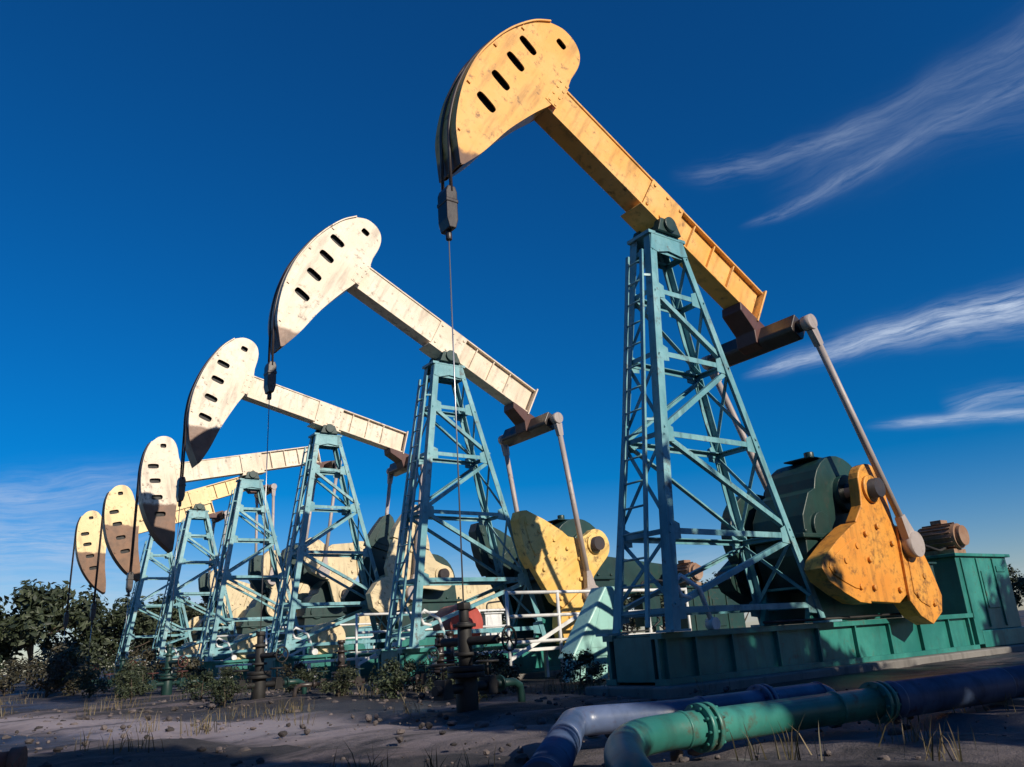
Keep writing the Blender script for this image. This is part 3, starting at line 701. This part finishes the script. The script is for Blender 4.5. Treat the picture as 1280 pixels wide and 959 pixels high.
# ------------------------------------------------------------------ daylight
EL, AZ = R(27), R(172)                  # sun elevation; azimuth clockwise from +y seen from above
sd = Vector((math.sin(AZ) * math.cos(EL), math.cos(AZ) * math.cos(EL), math.sin(EL)))
L = bpy.data.lights.new('sun', 'SUN'); L.energy = 5.0; L.angle = R(.53); L.color = (1, .9, .74)
lo = bpy.data.objects.new('sun', L); col.objects.link(lo); lo.rotation_euler = sd.to_track_quat('Z', 'Y').to_euler()
w = bpy.data.worlds.new('World'); sc.world = w; w.use_nodes = True; nt = w.node_tree
bg = nt.nodes['Background']; bg.inputs['Strength'].default_value = .09
sky = N(nt, 'ShaderNodeTexSky', sky_type='NISHITA'); sky.sun_disc = False; sky.sun_elevation = EL; sky.sun_rotation = AZ
sky.air_density = 1.0; sky.dust_density = .3; sky.ozone_density = 4.0
hs = N(nt, 'ShaderNodeHueSaturation'); hs.inputs['Saturation'].default_value = 1.58; hs.inputs['Value'].default_value = .93; nt.links.new(sky.outputs[0], hs.inputs['Color'])
tc = N(nt, 'ShaderNodeTexCoord'); sp = N(nt, 'ShaderNodeSeparateXYZ'); nt.links.new(tc.outputs['Generated'], sp.inputs[0])
az = mth(nt, 'MULTIPLY', mth(nt, 'ARCTAN2', sp.outputs[0], sp.outputs[1]), 57.29578); el = mth(nt, 'MULTIPLY', mth(nt, 'ARCSINE', sp.outputs[2]), 57.29578)
cv = N(nt, 'ShaderNodeCombineXYZ'); nt.links.new(az, cv.inputs[0]); nt.links.new(el, cv.inputs[1])
warp = mth(nt, 'SUBTRACT', noise(nt, cv.outputs[0], .11, 3, .45), .5)
def stroke(a0, e0, a1, e1, w0, w1, s, wk=2.0, grain=.5):
    da, de = a1 - a0, e1 - e0; Ln = math.hypot(da, de)
    ra, re = mth(nt, 'SUBTRACT', az, a0), mth(nt, 'SUBTRACT', el, e0)
    t = mth(nt, 'DIVIDE', mth(nt, 'ADD', mth(nt, 'MULTIPLY', ra, da), mth(nt, 'MULTIPLY', re, de)), Ln * Ln)
    d = mth(nt, 'DIVIDE', mth(nt, 'SUBTRACT', mth(nt, 'MULTIPLY', re, da), mth(nt, 'MULTIPLY', ra, de)), Ln)
    d = mth(nt, 'ADD', d, mth(nt, 'MULTIPLY', warp, wk))
    wd = mth(nt, 'MAXIMUM', mth(nt, 'ADD', w0, mth(nt, 'MULTIPLY', t, w1 - w0)), .08)
    q = mth(nt, 'DIVIDE', d, wd); g = mth(nt, 'EXPONENT', mth(nt, 'MULTIPLY', mth(nt, 'MULTIPLY', q, q), -1))
    win = mth(nt, 'MULTIPLY', sstep(nt, t, -.05, .25), mth(nt, 'SUBTRACT', 1, sstep(nt, t, .8, 1.1)))
    c3 = N(nt, 'ShaderNodeCombineXYZ'); nt.links.new(mth(nt, 'MULTIPLY', t, Ln * .16), c3.inputs[0]); nt.links.new(mth(nt, 'MULTIPLY', d, 1.5), c3.inputs[1]); c3.inputs[2].default_value = a0 + e1
    gr = sstep(nt, noise(nt, c3.outputs[0], 1.6, 9, .68, .35), .5 - grain * .5, .5 + grain * .5)
    return mth(nt, 'MULTIPLY', mth(nt, 'MULTIPLY', g, win), mth(nt, 'MULTIPLY', gr, s))
strokes = [stroke(55.5, 26.9, 67, 29.0, .25, .6, .28), stroke(64, 28.4, 80, 31.8, .6, .5, .19), stroke(51, 31.0, 66, 30.6, .5, .7, .22), stroke(60, 30.2, 82, 34.0, .5, 1.2, .18, 3, .7),
           stroke(58, 29, 84, 31.5, 1.2, 2.6, .15, 3, .8), stroke(54, 16.8, 66, 18.2, .3, .9, .8), stroke(61, 18.0, 90, 17.9, .75, 1.0, .95, 2, .4), stroke(62, 17.2, 80, 17.4, .6, 1.2, .4, 3),
           stroke(61.5, 12.2, 77, 10.6, .25, .4, .75, 1), stroke(66, 12.0, 71.5, 12.4, .7, .6, .5, 3, .6), stroke(-12, 9.0, 13, 11.2, 1.3, 1.0, .6, 3, .7), stroke(-14, 7.2, 12, 7.6, 2.2, 1.6, .72, 3, .5),
           stroke(-16, 3.5, 60, 3.0, 2.4, 1.8, .6, 2, .6), stroke(30, 1.8, 110, 1.0, 1.3, 1.3, .45, 2, .6)]
tot = strokes[0]
for s_ in strokes[1:]: tot = mth(nt, 'ADD', tot, s_)
tot = mth(nt, 'MINIMUM', tot, .95)
skc = mixc(nt, 1.0, hs.outputs['Color'], (1.0, .95, 1.13), 'MULTIPLY'); skc = mixc(nt, 1.0, skc, (.03, .0, .0), 'ADD')
cc = mixc(nt, tot, skc, (5.8, 6.9, 8.8))
nt.links.new(cc, bg.inputs['Color'])

vs = sc.view_settings; vs.view_transform = 'Standard'; vs.look = 'None'; vs.exposure = 0; vs.gamma = 1; vs.use_curve_mapping = False
sc.cycles.use_denoising = True; sc.cycles.max_bounces = 6
